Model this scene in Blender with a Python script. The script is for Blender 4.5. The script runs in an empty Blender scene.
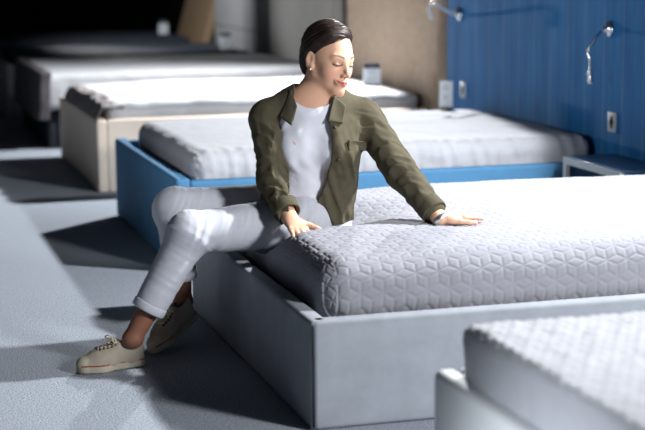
import bpy, math, random
import numpy as np
from mathutils import Vector, Matrix
random.seed(4)
RNG = np.random.default_rng(11)
SC = bpy.context.scene
COL = SC.collection
PI = math.pi

# ------------------------------------------------------------------ helpers
def lin(c):
    c = c / 255.0
    return c / 12.92 if c <= .04045 else ((c + .055) / 1.055) ** 2.4
def rgb(r, g, b):
    return (lin(r), lin(g), lin(b), 1.0)

BASE = {}
def thing(name, label, cat, loc, group=None):
    o = bpy.data.objects.new(name, None)
    COL.objects.link(o)
    o.empty_display_size = .05
    o.location = loc
    o['label'] = label
    o['category'] = cat
    if group: o['group'] = group
    BASE[o.name] = np.array(loc, float)
    return o

def obj(name, geo, mat, parent=None, smooth=True, label=None, loc=None):
    """geo = (verts, faces) in world coordinates; stored relative to the thing's base"""
    V, F = geo
    V = np.asarray(V, np.float64)
    if parent is not None: base = BASE[parent.name]
    elif loc is not None: base = np.array(loc, float)
    else: base = np.zeros(3)
    me = bpy.data.meshes.new(name)
    fill_mesh(me, V - base, F)
    mats = mat if isinstance(mat, (list, tuple)) else [mat]
    for m in mats: me.materials.append(m)
    if smooth: me.polygons.foreach_set('use_smooth', np.ones(len(me.polygons), bool))
    me.update()
    o = bpy.data.objects.new(name, me)
    COL.objects.link(o)
    BASE[o.name] = base
    if parent is not None: o.parent = parent
    else: o.location = base
    if label: o['label'] = label
    return o

def fill_mesh(me, V, F):
    if isinstance(F, np.ndarray):
        n = F.shape[1]
        me.vertices.add(len(V)); me.vertices.foreach_set('co', V.astype(np.float32).ravel())
        me.loops.add(F.size); me.loops.foreach_set('vertex_index', F.astype(np.int32).ravel())
        me.polygons.add(len(F))
        me.polygons.foreach_set('loop_start', np.arange(0, F.size, n, dtype=np.int32))
        me.polygons.foreach_set('loop_total', np.full(len(F), n, np.int32))
        me.update(calc_edges=True)
        me.validate()
    else:
        me.from_pydata([tuple(v) for v in V], [], [tuple(f) for f in F])

def tag(o, label, cat, group=None):
    o['label'] = label; o['category'] = cat
    if group: o['group'] = group
    return o

def struct(o):
    o['kind'] = 'structure'
    return o

def join(*gs):
    Vs, Fs, n = [], [], 0
    for V, F in gs:
        Vs.append(np.asarray(V, float))
        Fs += [[int(i) + n for i in f] for f in F]
        n += len(V)
    return np.concatenate(Vs), Fs

def box(lo, hi):
    x0, y0, z0 = lo; x1, y1, z1 = hi
    V = [(x0,y0,z0),(x1,y0,z0),(x1,y1,z0),(x0,y1,z0),(x0,y0,z1),(x1,y0,z1),(x1,y1,z1),(x0,y1,z1)]
    F = [(0,3,2,1),(4,5,6,7),(0,1,5,4),(1,2,6,5),(2,3,7,6),(3,0,4,7)]
    return np.array(V, float), F

def rbox(lo, hi, r=.02, n=3, step=None, disp=None, amount=None):
    """box with rounded edges; optional fine grid step and displacement along the normal"""
    lo = np.array(lo, float); hi = np.array(hi, float)
    r = min(r, .499 * float(np.min(hi - lo)))
    ax = []
    for i in range(3):
        mid = hi[i] - lo[i] - 2 * r
        m = 1 if step is None else max(1, int(math.ceil(mid / step)))
        nn = n if step is None else max(n, int(math.ceil(r * 1.3 / step)))
        a = np.concatenate([lo[i] + np.linspace(0, r, nn + 1)[:-1], np.linspace(lo[i] + r, hi[i] - r, m + 1)[:-1] if mid > 1e-6 else np.array([lo[i] + r])[:0],
                            hi[i] - r + np.linspace(0, r, nn + 1)])
        ax.append(a)
    idx = {}; sizes = [len(a) for a in ax]
    Vs = []; Fs = []; off = 0
    keys = []
    for d in range(3):
        e, f = (d + 1) % 3, (d + 2) % 3
        for s in (0, 1):
            I, J = np.meshgrid(np.arange(sizes[e]), np.arange(sizes[f]), indexing='ij')
            K = np.full_like(I, 0 if s == 0 else sizes[d] - 1)
            tri = [None] * 3
            tri[d] = K; tri[e] = I; tri[f] = J
            key = (tri[0] * sizes[1] + tri[1]) * sizes[2] + tri[2]
            a = key[:-1, :-1].ravel(); b = key[1:, :-1].ravel(); c = key[1:, 1:].ravel(); dd = key[:-1, 1:].ravel()
            q = np.stack([a, b, c, dd], 1) if s == 1 else np.stack([a, dd, c, b], 1)
            Fs.append(q)
    Fk = np.concatenate(Fs)
    u, inv = np.unique(Fk.ravel(), return_inverse=True)
    F = inv.reshape(-1, 4)
    ix = u // (sizes[1] * sizes[2]); iy = (u // sizes[2]) % sizes[1]; iz = u % sizes[2]
    P = np.stack([ax[0][ix], ax[1][iy], ax[2][iz]], 1)
    c = np.clip(P, lo + r, hi - r)
    dv = P - c
    L = np.linalg.norm(dv, axis=1, keepdims=True)
    # map the cube corner square onto the sphere evenly
    N = dv / np.maximum(L, 1e-9)
    P = c + N * r
    if disp is not None:
        P = P + N * disp(P, N)[:, None]
    return P, F

def tube(pts, rad, n=10, cap=True):
    P = np.array(pts, float); m = len(P)
    R = np.full(m, rad) if np.isscalar(rad) else np.array(rad, float)
    T = np.gradient(P, axis=0); T /= np.linalg.norm(T, axis=1, keepdims=True) + 1e-12
    up = np.array([0, 0, 1.0]) if abs(T[0, 2]) < .9 else np.array([1.0, 0, 0])
    A = np.cross(T[0], up); A /= np.linalg.norm(A)
    V = []; F = []
    for i in range(m):
        A = A - T[i] * (A @ T[i]); A /= np.linalg.norm(A)
        B = np.cross(T[i], A)
        for k in range(n):
            t = 2 * PI * k / n
            V.append(P[i] + R[i] * (math.cos(t) * A + math.sin(t) * B))
    for i in range(m - 1):
        for k in range(n):
            a = i * n + k; b = i * n + (k + 1) % n
            F.append((a, b, b + n, a + n))
    if cap:
        F.append(tuple(range(n - 1, -1, -1)))
        F.append(tuple((m - 1) * n + k for k in range(n)))
    return np.array(V), F

def spline(pts, m=24):
    P = np.array(pts, float); n = len(P)
    Q = np.vstack([2 * P[0] - P[1], P, 2 * P[-1] - P[-2]])
    out = []
    for i in range(n - 1):
        p0, p1, p2, p3 = Q[i:i + 4]
        k = max(2, m // (n - 1))
        for t in np.linspace(0, 1, k, endpoint=False):
            out.append(.5 * ((2 * p1) + (-p0 + p2) * t + (2 * p0 - 5 * p1 + 4 * p2 - p3) * t * t + (-p0 + 3 * p1 - 3 * p2 + p3) * t ** 3))
    out.append(P[-1])
    return np.array(out)

def lathe(prof, c, axis=2, n=24):
    """prof: (radius, height) pairs around an axis through c"""
    V = []; F = []
    for (r, h) in prof:
        for k in range(n):
            t = 2 * PI * k / n
            v = [0, 0, 0]; v[axis] = h; v[(axis + 1) % 3] = r * math.cos(t); v[(axis + 2) % 3] = r * math.sin(t)
            V.append(np.array(c, float) + v)
    for i in range(len(prof) - 1):
        for k in range(n):
            a = i * n + k; b = i * n + (k + 1) % n
            F.append((a, b, b + n, a + n))
    F.append(tuple(range(n - 1, -1, -1))); F.append(tuple((len(prof) - 1) * n + k for k in range(n)))
    return np.array(V), F

# smooth value noise on arbitrary points ---------------------------------
def _hash(i, j, k, seed):
    h = (i * 374761393 + j * 668265263 + k * 2147483647 + seed * 974634777) & 0xFFFFFFFF
    h = ((h ^ (h >> 13)) * 1274126177) & 0xFFFFFFFF
    h = h ^ (h >> 16)
    return (h & 0xFFFF) / 65535.0 * 2 - 1
def vnoise(P, scale, seed=0):
    Q = np.asarray(P, float) * scale
    I = np.floor(Q).astype(np.int64); f = Q - I
    f = f * f * (3 - 2 * f)
    r = 0
    for a in (0, 1):
        for b in (0, 1):
            for c in (0, 1):
                w = (f[:, 0] if a else 1 - f[:, 0]) * (f[:, 1] if b else 1 - f[:, 1]) * (f[:, 2] if c else 1 - f[:, 2])
                r = r + w * _hash(I[:, 0] + a, I[:, 1] + b, I[:, 2] + c, seed)
    return r
def ridge(P, scale, seed=0):
    return 1 - np.abs(vnoise(P, scale, seed)) * 2.0

# ---------------------------------------------------------------- materials
def mat(name, col, rough=.8, var=0., vscale=30., bump=0., bscale=200., metal=0., spec=.3, col2=None, sheen=0., stretch=(1, 1, 1), emit=None, attr=None, bdist=.004):
    m = bpy.data.materials.new(name); m.use_nodes = True
    nt = m.node_tree; N = nt.nodes; L = nt.links
    b = N['Principled BSDF']
    b.inputs['Base Color'].default_value = col
    b.inputs['Roughness'].default_value = rough
    b.inputs['Metallic'].default_value = metal
    b.inputs['Specular IOR Level'].default_value = spec
    if sheen:
        b.inputs['Sheen Weight'].default_value = sheen; b.inputs['Sheen Roughness'].default_value = .4
    tc = N.new('ShaderNodeTexCoord'); mp = N.new('ShaderNodeMapping')
    mp.inputs['Scale'].default_value = stretch
    L.new(tc.outputs['Object'], mp.inputs['Vector'])
    if attr:
        at = N.new('ShaderNodeAttribute'); at.attribute_name = attr
        L.new(at.outputs['Color'], b.inputs['Base Color'])
    elif var or col2:
        nz = N.new('ShaderNodeTexNoise'); nz.inputs['Scale'].default_value = vscale; nz.inputs['Detail'].default_value = 5
        nz.inputs['Roughness'].default_value = .65
        L.new(mp.outputs[0], nz.inputs['Vector'])
        cr = N.new('ShaderNodeValToRGB')
        cr.color_ramp.elements[0].position = .3; cr.color_ramp.elements[1].position = .7
        c2 = col2 if col2 else tuple(min(1, c * (1 + var)) for c in col[:3]) + (1,)
        c1 = col if col2 else tuple(c * (1 - var) for c in col[:3]) + (1,)
        cr.color_ramp.elements[0].color = c1; cr.color_ramp.elements[1].color = c2
        L.new(nz.outputs['Fac'], cr.inputs['Fac']); L.new(cr.outputs['Color'], b.inputs['Base Color'])
    if bump:
        nb = N.new('ShaderNodeTexNoise'); nb.inputs['Scale'].default_value = bscale; nb.inputs['Detail'].default_value = 4
        L.new(mp.outputs[0], nb.inputs['Vector'])
        bp = N.new('ShaderNodeBump'); bp.inputs['Strength'].default_value = bump; bp.inputs['Distance'].default_value = bdist
        L.new(nb.outputs['Fac'], bp.inputs['Height']); L.new(bp.outputs['Normal'], b.inputs['Normal'])
    return m

M = {}
M['carpet'] = mat('carpet', rgb(84, 92, 104), .95, bump=.6, bscale=140, col2=rgb(184, 191, 201), vscale=170, spec=.1)
M['wall_dark'] = mat('dark_plaster', rgb(34, 38, 44), .9, var=.1, vscale=3, bump=.1, bscale=60)
M['ceiling'] = mat('dark_ceiling', rgb(60, 62, 66), .9, var=.05, vscale=4)
M['grey_velvet'] = mat('grey_upholstery', rgb(148, 153, 161), .85, var=.10, vscale=9, bump=.15, bscale=420, spec=.15)
M['seam'] = mat('dark_seam', rgb(50, 50, 56), .9)
M['blue_velvet'] = mat('blue_upholstery', rgb(68, 114, 150), .8, var=.08, vscale=8, bump=.15, bscale=400, spec=.2)
M['beige_leather'] = mat('beige_upholstery', rgb(238, 222, 205), .75, var=.06, vscale=8, bump=.12, bscale=200, spec=.2)
M['white_leather'] = mat('white_upholstery', rgb(224, 228, 231), .6, var=.03, vscale=6, bump=.06, bscale=250, spec=.3)
M['pale_frame'] = mat('pale_grey_upholstery', rgb(170, 168, 168), .8, var=.06, vscale=6, bump=.1, bscale=250)
M['black_frame'] = mat('black_upholstery', rgb(34, 38, 46), .8, var=.1, vscale=6, bump=.1, bscale=250)
M['quilt'] = mat('quilted_grey_white_cover', rgb(147, 148, 156), .9, var=.03, vscale=60, bump=.25, bscale=700, spec=.12, bdist=.002)
M['cover_grey'] = mat('pale_grey_mattress_cover', rgb(160, 162, 168), .85, var=.05, vscale=25, bump=.35, bscale=120, spec=.15, stretch=(1, .5, 1), bdist=.006)
M['cover_white'] = mat('white_mattress_cover', rgb(182, 184, 188), .85, var=.05, vscale=20, bump=.35, bscale=90, spec=.15, bdist=.006)
M['quilt_white'] = mat('white_quilted_cover', rgb(184, 186, 193), .9, var=.03, vscale=60, bump=.25, bscale=700, spec=.12, bdist=.002)
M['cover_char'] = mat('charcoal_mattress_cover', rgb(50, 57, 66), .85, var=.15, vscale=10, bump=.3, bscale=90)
M['slat_wood'] = mat('slat_wood', rgb(120, 95, 70), .7, var=.15, vscale=12)
M['brown_rattan'] = mat('brown_woven', rgb(168, 146, 124), .85, var=.12, vscale=14, bump=.3, bscale=60)
M['grey_fabric_headboard'] = mat('grey_headboard_fabric', rgb(150, 150, 152), .85, var=.07, vscale=6, bump=.2, bscale=200)
M['taupe_fabric_headboard'] = mat('taupe_headboard_fabric', rgb(158, 154, 150), .85, var=.07, vscale=6, bump=.2, bscale=200)
M['tan_fabric_headboard'] = mat('tan_headboard_fabric', rgb(165, 140, 112), .85, var=.07, vscale=6, bump=.2, bscale=200)
M['ruffle'] = mat('dark_brown_cloth', rgb(92, 84, 84), .8, col2=rgb(150, 146, 146), vscale=16, bump=.3, bscale=120)
M['foot_shade'] = mat('foot_shade_sheet', rgb(84, 80, 84), .85, var=.15, vscale=8, bump=.2, bscale=120)
M['chrome'] = mat('chrome', rgb(215, 220, 225), .18, metal=1.)
M['white_metal'] = mat('white_enamel', rgb(225, 228, 230), .3, spec=.5)
M['black_plastic'] = mat('black_plastic', rgb(22, 22, 26), .4, spec=.4)
M['outlet'] = mat('grey_outlet_plate', rgb(160, 168, 178), .4, spec=.4)
M['paper'] = mat('white_card', rgb(222, 228, 234), .7)
M['print'] = mat('printed_grey', rgb(120, 128, 140), .8)
M['dark_print'] = mat('dark_card_header', rgb(58, 64, 74), .7)
M['glass_lamp'] = mat('lamp_glass', rgb(235, 238, 240), .2, spec=.5)
M['lacquer_blue'] = mat('blue_lacquer', rgb(58, 92, 124), .35, var=.05, vscale=5, spec=.5)
M['cream_edge'] = mat('cream_edge', rgb(196, 200, 198), .5)
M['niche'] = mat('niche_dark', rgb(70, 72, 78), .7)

def plank_material():
    m = bpy.data.materials.new('blue_stained_planks'); m.use_nodes = True
    nt = m.node_tree; N = nt.nodes; L = nt.links
    b = N['Principled BSDF']; b.inputs['Roughness'].default_value = .75; b.inputs['Specular IOR Level'].default_value = .12
    tc = N.new('ShaderNodeTexCoord')
    mp = N.new('ShaderNodeMapping'); mp.inputs['Scale'].default_value = (1, 3.5, .5)
    L.new(tc.outputs['Object'], mp.inputs['Vector'])
    n1 = N.new('ShaderNodeTexNoise'); n1.inputs['Scale'].default_value = 3; n1.inputs['Detail'].default_value = 7; n1.inputs['Roughness'].default_value = .6
    L.new(mp.outputs[0], n1.inputs['Vector'])
    cr = N.new('ShaderNodeValToRGB')
    cr.color_ramp.elements[0].position = .3; cr.color_ramp.elements[0].color = rgb(26, 88, 142)
    cr.color_ramp.elements[1].position = .75; cr.color_ramp.elements[1].color = rgb(48, 116, 172)
    L.new(n1.outputs['Fac'], cr.inputs['Fac'])
    # worn plank edges
    sp = N.new('ShaderNodeSeparateXYZ'); L.new(tc.outputs['Object'], sp.inputs[0])
    dv = N.new('ShaderNodeMath'); dv.operation = 'DIVIDE'; dv.inputs[1].default_value = .2; L.new(sp.outputs['Y'], dv.inputs[0])
    fr = N.new('ShaderNodeMath'); fr.operation = 'FRACT'; L.new(dv.outputs[0], fr.inputs[0])
    pp = N.new('ShaderNodeMath'); pp.operation = 'PINGPONG'; pp.inputs[1].default_value = .5; L.new(fr.outputs[0], pp.inputs[0])
    mr = N.new('ShaderNodeMapRange'); mr.inputs['From Min'].default_value = .015; mr.inputs['From Max'].default_value = .05
    mr.inputs['To Min'].default_value = 1; mr.inputs['To Max'].default_value = 0; L.new(pp.outputs[0], mr.inputs['Value'])
    n2 = N.new('ShaderNodeTexNoise'); n2.inputs['Scale'].default_value = 4; n2.inputs['Detail'].default_value = 6
    L.new(tc.outputs['Object'], n2.inputs['Vector'])
    mu = N.new('ShaderNodeMath'); mu.operation = 'MULTIPLY'; L.new(mr.outputs[0], mu.inputs[0]); L.new(n2.outputs['Fac'], mu.inputs[1])
    mx = N.new('ShaderNodeMix'); mx.data_type = 'RGBA'
    L.new(mu.outputs[0], mx.inputs['Factor']); L.new(cr.outputs['Color'], mx.inputs[6]); mx.inputs[7].default_value = rgb(96, 128, 158)
    L.new(mx.outputs[2], b.inputs['Base Color'])
    bp = N.new('ShaderNodeBump'); bp.inputs['Strength'].default_value = .25; bp.inputs['Distance'].default_value = .004
    L.new(n1.outputs['Fac'], bp.inputs['Height']); L.new(bp.outputs['Normal'], b.inputs['Normal'])
    return m
M['planks'] = plank_material()

# ------------------------------------------------------------------- camera
cam = bpy.data.cameras.new('camera'); camo = bpy.data.objects.new('camera', cam); COL.objects.link(camo)
S = .87
pitch, yaw, roll = .1636, .2865, -.008
d = Vector((math.sin(yaw) * math.cos(pitch), math.cos(yaw) * math.cos(pitch), -math.sin(pitch)))
r0 = d.cross(Vector((0, 0, 1))).normalized(); u0 = r0.cross(d)
r1 = r0 * math.cos(roll) + u0 * math.sin(roll); u1 = -r0 * math.sin(roll) + u0 * math.cos(roll)
CAMLOC = Vector((-1.4279 * S, -4.9945 * S, 1.5987 * S))
mw = Matrix((r1, u1, -d)).transposed().to_4x4(); mw.translation = CAMLOC
camo.matrix_world = mw
cam.sensor_width = 36; cam.lens = 1595.06 / 645 * 36
cam.clip_end = 100
cam.dof.use_dof = True; cam.dof.focus_distance = 5.45; cam.dof.aperture_fstop = 2.4
SC.camera = camo

SC.view_settings.view_transform = 'Standard'; SC.view_settings.look = 'None'
SC.view_settings.gamma = 1; SC.view_settings.exposure = 0
SC.view_settings.use_curve_mapping = False
# ------------------------------------------------------------------ setting
HX = 2.16                                     # plane of the headboards
struct(obj('floor', box((-4.0, -6.5, -.1), (3.1, 19.2, 0)), M['carpet'], smooth=False))
struct(obj('wall_right', box((3.0, -6.5, 0), (3.1, 19.2, 3.4)), M['wall_dark'], smooth=False))
struct(obj('wall_back', box((-4.0, 19.1, 0), (3.0, 19.2, 3.4)), M['wall_dark'], smooth=False))
struct(obj('ceiling', box((-4.0, 2.0, 3.4), (3.1, 19.2, 3.5)), M['ceiling'], smooth=False))

# ---- bed frames: foot panel, two side rails, slats, feet
def bed_frame(label, x0, y0, y1, h, m, x1=2.1, th=.06, rr=.016, seam=False, low_rail=0., group=None, lift=0.):
    t = thing('bed', label, 'bed', (x0, y0, 0), group)
    obj('foot_panel', rbox((x0, y0 + .004, lift), (x0 + th, y1 - .004, h), rr, 3), m, t)
    for (ya, yb) in ((y0, y0 + th), (y1 - th, y1)):
        obj('side_rail', rbox((x0 + th * (.12 if seam else .96), ya, lift), (x1, yb, h - low_rail), rr, 3), m, t)
    obj('head_rail', rbox((x1 - .05, y0 + th, lift), (x1 - .005, y1 - th, h - .06), .01, 2), m, t)
    if seam:
        obj('corner_seam', tube([(x0 + .0075, y0 + .002, lift + .012), (x0 + .0075, y0 + .0015, h - .012)], .0035, 8), M['seam'], t)
    n = 12
    xs = np.linspace(x0 + th + .05, x1 - .12, n)
    for x in xs:
        obj('slat', box((x, y0 + th, h - .12), (x + .07, y1 - th, h - .10)), M['slat_wood'], t, smooth=False)
    return t

bed_frame('light grey upholstered bed frame the woman sits on', 0.0, 0.0, 1.70, .33, M['grey_velvet'], seam=True)
bed_frame('blue upholstered bed frame behind the seated woman', .09, 2.43, 4.10, .418, M['blue_velvet'], low_rail=.012, th=.065)
bed_frame('beige upholstered bed frame behind the blue bed', .12, 4.93, 6.66, .428, M['beige_leather'], x1=2.18)
bed_frame('low dark bed frame under the thick white mattress, behind the beige bed', .10, 7.18, 8.92, .27, M['black_frame'], x1=2.18)
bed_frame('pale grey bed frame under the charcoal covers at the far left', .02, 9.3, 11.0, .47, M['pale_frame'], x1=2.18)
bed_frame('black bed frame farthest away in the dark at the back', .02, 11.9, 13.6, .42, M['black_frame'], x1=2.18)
bed_frame('white bed frame nearest the camera at lower right', .06, -2.54, -.845, .40, M['white_leather'], rr=.02)

# ---- mattresses -------------------------------------------------------
def unroll(P, N, zt):
    drop = np.maximum(zt - P[:, 2], 0)
    return P[:, 0] + np.sign(N[:, 0]) * drop * (np.abs(N[:, 0]) > .5), P[:, 1] + np.sign(N[:, 1]) * drop * (np.abs(N[:, 1]) > .5)

def cubes_distance(x, y, a):
    """distance to the nearest seam of a tumbling-cube quilting pattern of side a"""
    w = math.sqrt(3) * a
    best = None; hx = hy = None
    for k in (0, 1):
        ox = .5 * w * k; oy = 1.5 * a * k
        cx = np.round((x - ox) / w) * w + ox; cy = np.round((y - oy) / (3 * a)) * 3 * a + oy
        dx = x - cx; dy = y - cy; d2 = dx * dx + dy * dy
        if best is None: best, hx, hy = d2, dx, dy
        else:
            s = d2 < best
            best = np.where(s, d2, best); hx = np.where(s, dx, hx); hy = np.where(s, dy, hy)
    D = np.full_like(x, 9.)
    for k in range(6):                       # hexagon outline (pointy top)
        t = k * PI / 3
        D = np.minimum(D, np.abs(w / 2 - (hx * math.cos(t) + hy * math.sin(t))))
    for k in range(3):                       # three spokes
        t = PI / 2 + k * 2 * PI / 3
        al = np.clip(hx * math.cos(t) + hy * math.sin(t), 0, a)
        D = np.minimum(D, np.hypot(hx - al * math.cos(t), hy - al * math.sin(t)))
    return D

SEAT = (.27, 1.0)
def main_disp(P, N):
    zt = .475
    x, y = unroll(P, N, zt)
    D = cubes_distance(x + .01, y, .041)
    puff = .0024 * (1 - np.exp(-(D / .0038) ** 2)) - .002
    big = .006 * vnoise(np.stack([x, y, P[:, 2]], 1), 3.5, 3) + .003 * vnoise(np.stack([x, y, P[:, 2]], 1), 11, 5)
    return puff + big
def seat_sink(P):
    """crown of the mattress and the hollow under the sitter and her hands"""
    top = np.clip((P[:, 2] - .36) / .1, 0, 1)
    u = np.clip((P[:, 0] - .08) / 2.0, 0, 1); v = np.clip((P[:, 1] - .16) / 1.4, 0, 1)
    crown = .022 * (16 * u * (1 - u) * v * (1 - v)) ** .5
    g = np.exp(-(((P[:, 0] - .27) / .30) ** 2 + ((P[:, 1] - 1.03) / .24) ** 2) ** 1.5)
    e = np.exp(-(((P[:, 0] - .05) / .16) ** 2 + ((P[:, 1] - .98) / .26) ** 2) ** 1.5)
    hnd = .012 * np.exp(-((P[:, 0] - .73) ** 2 + (P[:, 1] - .63) ** 2) / .012)
    Q = P.copy()
    Q[:, 2] += top * (crown - .085 * g - .055 * e - hnd)
    return Q
V, F = rbox((.085, .15, .262), (2.08, 1.575, .472), .085, 5, step=.0042, disp=main_disp)
V = seat_sink(V)
o = obj('mattress', (V, F), M['quilt'], loc=(.085, .15, .262))
tag(o, 'mattress in a pale quilted cover with cube stitching, under the seated woman', 'mattress')

def mattress(label, lo, hi, r, step, disp, m, name='mattress', group=None, post=None):
    V, F = rbox(lo, hi, r, 4, step=step, disp=disp)
    if post: V = post(V)
    o = obj(name, (V, F), m, loc=lo)
    return tag(o, label, 'mattress', group)

def front_disp(P, N):
    x, y = unroll(P, N, .52)
    D = cubes_distance(x, y, .032)
    side = np.clip((.50 - P[:, 2]) / .03, 0, 1)
    return (.004 * (1 - np.exp(-(D / .006) ** 2))) * (1 - side) + .007 * vnoise(P * [1, 1, .6], 9, 2) * (.4 + side) + .003 * vnoise(P, 28, 4)
mattress('white quilted mattress on the nearest white bed, lower right', (.10, -2.46, .30), (2.05, -.93, .525), .03, .0075, front_disp, M['quilt_white'])

def gathers(seed, amp=.006, freq=26, y0=None):
    def f(P, N):
        zt = .55
        x, y = unroll(P, N, zt)
        edge = np.exp(-np.abs(P[:, 1] - y0) / .10) if y0 is not None else .5
        q = np.stack([x * freq + 6 * y, y * 3.5, x * 0], 1)
        return amp * edge * vnoise(q, 1., seed) * 1.6 + .006 * vnoise(np.stack([x * 1.2, y * 3, P[:, 2] * 2], 1), 2.2, seed + 1) + .0025 * vnoise(np.stack([x, y * 2, P[:, 2]], 1), 16, seed + 2)
    return f
def crown(x0, x1, y0, y1, amt):
    def f(P):
        u = np.clip((P[:, 0] - x0) / (x1 - x0), 0, 1); v = np.clip((P[:, 1] - y0) / (y1 - y0), 0, 1)
        Q = P.copy(); Q[:, 2] += (P[:, 2] > .42) * amt * (16 * u * (1 - u) * v * (1 - v)) ** .5
        return Q
    return f
mattress('grey-white wrinkled mattress on the blue bed', (.19, 2.535, .33), (2.13, 4.02, .515), .07, .014, gathers(21, .006, 55, 2.535), M['cover_grey'], post=crown(.19, 2.13, 2.535, 4.02, .02))
mattress('white mattress on the beige bed', (.20, 5.02, .34), (2.16, 6.58, .515), .05, .02, gathers(31, .004, 20, 5.02), M['cover_white'], post=crown(.2, 2.16, 5.02, 6.58, .012))
mattress('thick white mattress behind the beige bed, its foot end draped low', (.07, 7.14, .28), (2.16, 8.92, .545), .05, .025, gathers(41, .004, 18, 7.22), M['cover_white'])
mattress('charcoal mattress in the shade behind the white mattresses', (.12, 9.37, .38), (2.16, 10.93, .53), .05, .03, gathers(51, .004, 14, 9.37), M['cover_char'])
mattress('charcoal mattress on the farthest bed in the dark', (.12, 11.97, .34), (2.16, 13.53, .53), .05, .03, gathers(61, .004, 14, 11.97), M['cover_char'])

# crumpled covers bunched over foot ends
def bunch(name, label, mt, x0, x1, y0, y1, z, amp, seed, fall=.0):
    """crumpled strip of cloth lying along a foot end and over its edge"""
    nu, nv = 46, 120
    u = np.linspace(0, 1, nu); v = np.linspace(0, 1, nv)
    U, W = np.meshgrid(u, v, indexing='ij')
    X = x0 + (x1 - x0) * U; Y = y0 + (y1 - y0) * W
    Q = np.stack([X.ravel() * 1.0, Y.ravel(), np.zeros(X.size)], 1)
    n = vnoise(Q, 9, seed) * .6 + vnoise(Q, 20, seed + 1) * .4
    hump = np.sin(PI * np.clip(U, 0, 1)) ** .6 * np.sin(PI * np.clip(W, 0, 1)) ** .25
    Z = z + hump * (amp * .55 + amp * n.reshape(X.shape))
    Z = np.maximum(Z, z)
    if fall:
        over = np.clip((.22 - U) / .22, 0, 1)
        Z = Z - over ** 1.3 * fall
    top = np.stack([X.ravel(), Y.ravel(), Z.ravel()], 1)
    bot = top - [0, 0, .012]
    V = np.concatenate([top, bot]); m = nu * nv
    F = []
    for i in range(nu - 1):
        for j in range(nv - 1):
            a = i * nv + j
            F.append((a, a + nv, a + nv + 1, a + 1)); F.append((m + a, m + a + 1, m + a + nv + 1, m + a + nv))
    rim = [i * nv for i in range(nu)] + [(nu - 1) * nv + j for j in range(1, nv)] + [i * nv + nv - 1 for i in range(nu - 2, -1, -1)] + [j for j in range(nv - 2, 0, -1)]
    for a, b in zip(rim, rim[1:] + rim[:1]): F.append((a, m + a, m + b, b))
    o = obj(name, (V, F), mt, loc=(x0, y0, z))
    return tag(o, label, 'cloth')
bunch('bed_cover', 'crumpled brown and grey cloth bunched along the foot of the beige bed', M['ruffle'], .135, .30, 5.0, 6.5, .50, .035, 7, .06)

def sheet_disp(P, N):
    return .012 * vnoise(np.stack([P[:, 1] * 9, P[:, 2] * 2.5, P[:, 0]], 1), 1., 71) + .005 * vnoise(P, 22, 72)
V, F = rbox((.048, 7.12, .21), (.13, 8.90, .556), .012, 3, step=.02, disp=sheet_disp)  # added sheet, the foot end's shade put into its dark colour
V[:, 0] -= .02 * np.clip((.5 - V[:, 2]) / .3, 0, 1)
tag(obj('bed_cover', (V, F), M['foot_shade'], loc=(.03, 7.16, .19)), 'dark grey sheet added as shade over the foot of the thick white mattress', 'cloth')

# ---- headboards ---------------------------------------------------------
# blue planked headboard wall: planks stay one surface pattern with real grooves
def planks(y0, y1, z0, z1, x0, x1, w):
    gs = []
    y = math.floor(y0 / w) * w
    while y < y1 - 1e-6:
        a, b = max(y, y0), min(y + w, y1)
        if b - a > .01: gs.append(rbox((x0, a + .0006, z0), (x1, b - .0006, z1), .0025, 2))
        y += w
    gs.append(box((x0 + .012, y0 + .004, z0 + .002), (x1, y1 - .004, z1 - .002)))
    return join(*gs)
t = thing('headboard_wall', 'tall blue wooden plank headboard with two reading lamps and wall outlets', 'headboard', (HX, -.3, 0))
obj('plank_panel', planks(-.3, 4.56, 0, 1.5, HX, HX + .05, .2), M['planks'], t, smooth=False)

def weave(P, N):
    f = (np.abs(N[:, 0]) > .7)
    row = np.floor(P[:, 2] / .055)
    s = np.sin(P[:, 1] / .075 * 2 * PI + row * PI) * np.abs(np.sin(P[:, 2] / .055 * PI))
    return .0025 * s * f + .003 * vnoise(P, 6, 5)
def headboard(label, mt, y0, y1, x, top, th=.10, r=.045, disp=None, step=None, seam_y=None, seam_z=None, lean=0.):
    t = thing('headboard', label, 'headboard', (x, y0, 0))
    V, F = rbox((x, y0, .02), (x + th, y1, top), r, 4, step=step, disp=disp)
    if lean: V[:, 0] += np.maximum(V[:, 2] - .45, 0) * lean
    obj('padded_panel', (V, F), mt, t)
    for yy in (seam_y or []):
        obj('seam', tube([(x + .001, yy, .05), (x + .001, yy, top - .05)], .005, 6), M['seam'], t)
    for zz in (seam_z or []):
        obj('seam', tube([(x + .001, y0 + .05, zz), (x + .001, y1 - .05, zz)], .004, 6), M['seam'], t)
    for yy in (y0 + .12, y1 - .16):
        obj('leg', box((x + .02, yy, 0), (x + .07, yy + .04, .03)), M['black_plastic'], t, smooth=False)
    return t
headboard('brown woven-patterned headboard right of the woman, behind the beige bed', M['brown_rattan'], 4.80, 6.72, 2.2, 1.35, disp=weave, step=.014)
headboard('smooth taupe headboard directly left of the woman\'s head', M['taupe_fabric_headboard'], 7.02, 8.94, 2.2, 1.35)
headboard('bluish grey stitched headboard at the top, third from the blue planks', M['grey_fabric_headboard'], 9.12, 11.06, 2.2, 1.35, seam_z=[.70], seam_y=[9.75])
headboard('tan slanted headboard farthest back at top left', M['tan_fabric_headboard'], 12.1, 13.55, 2.2, 1.35, lean=.42)

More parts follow.
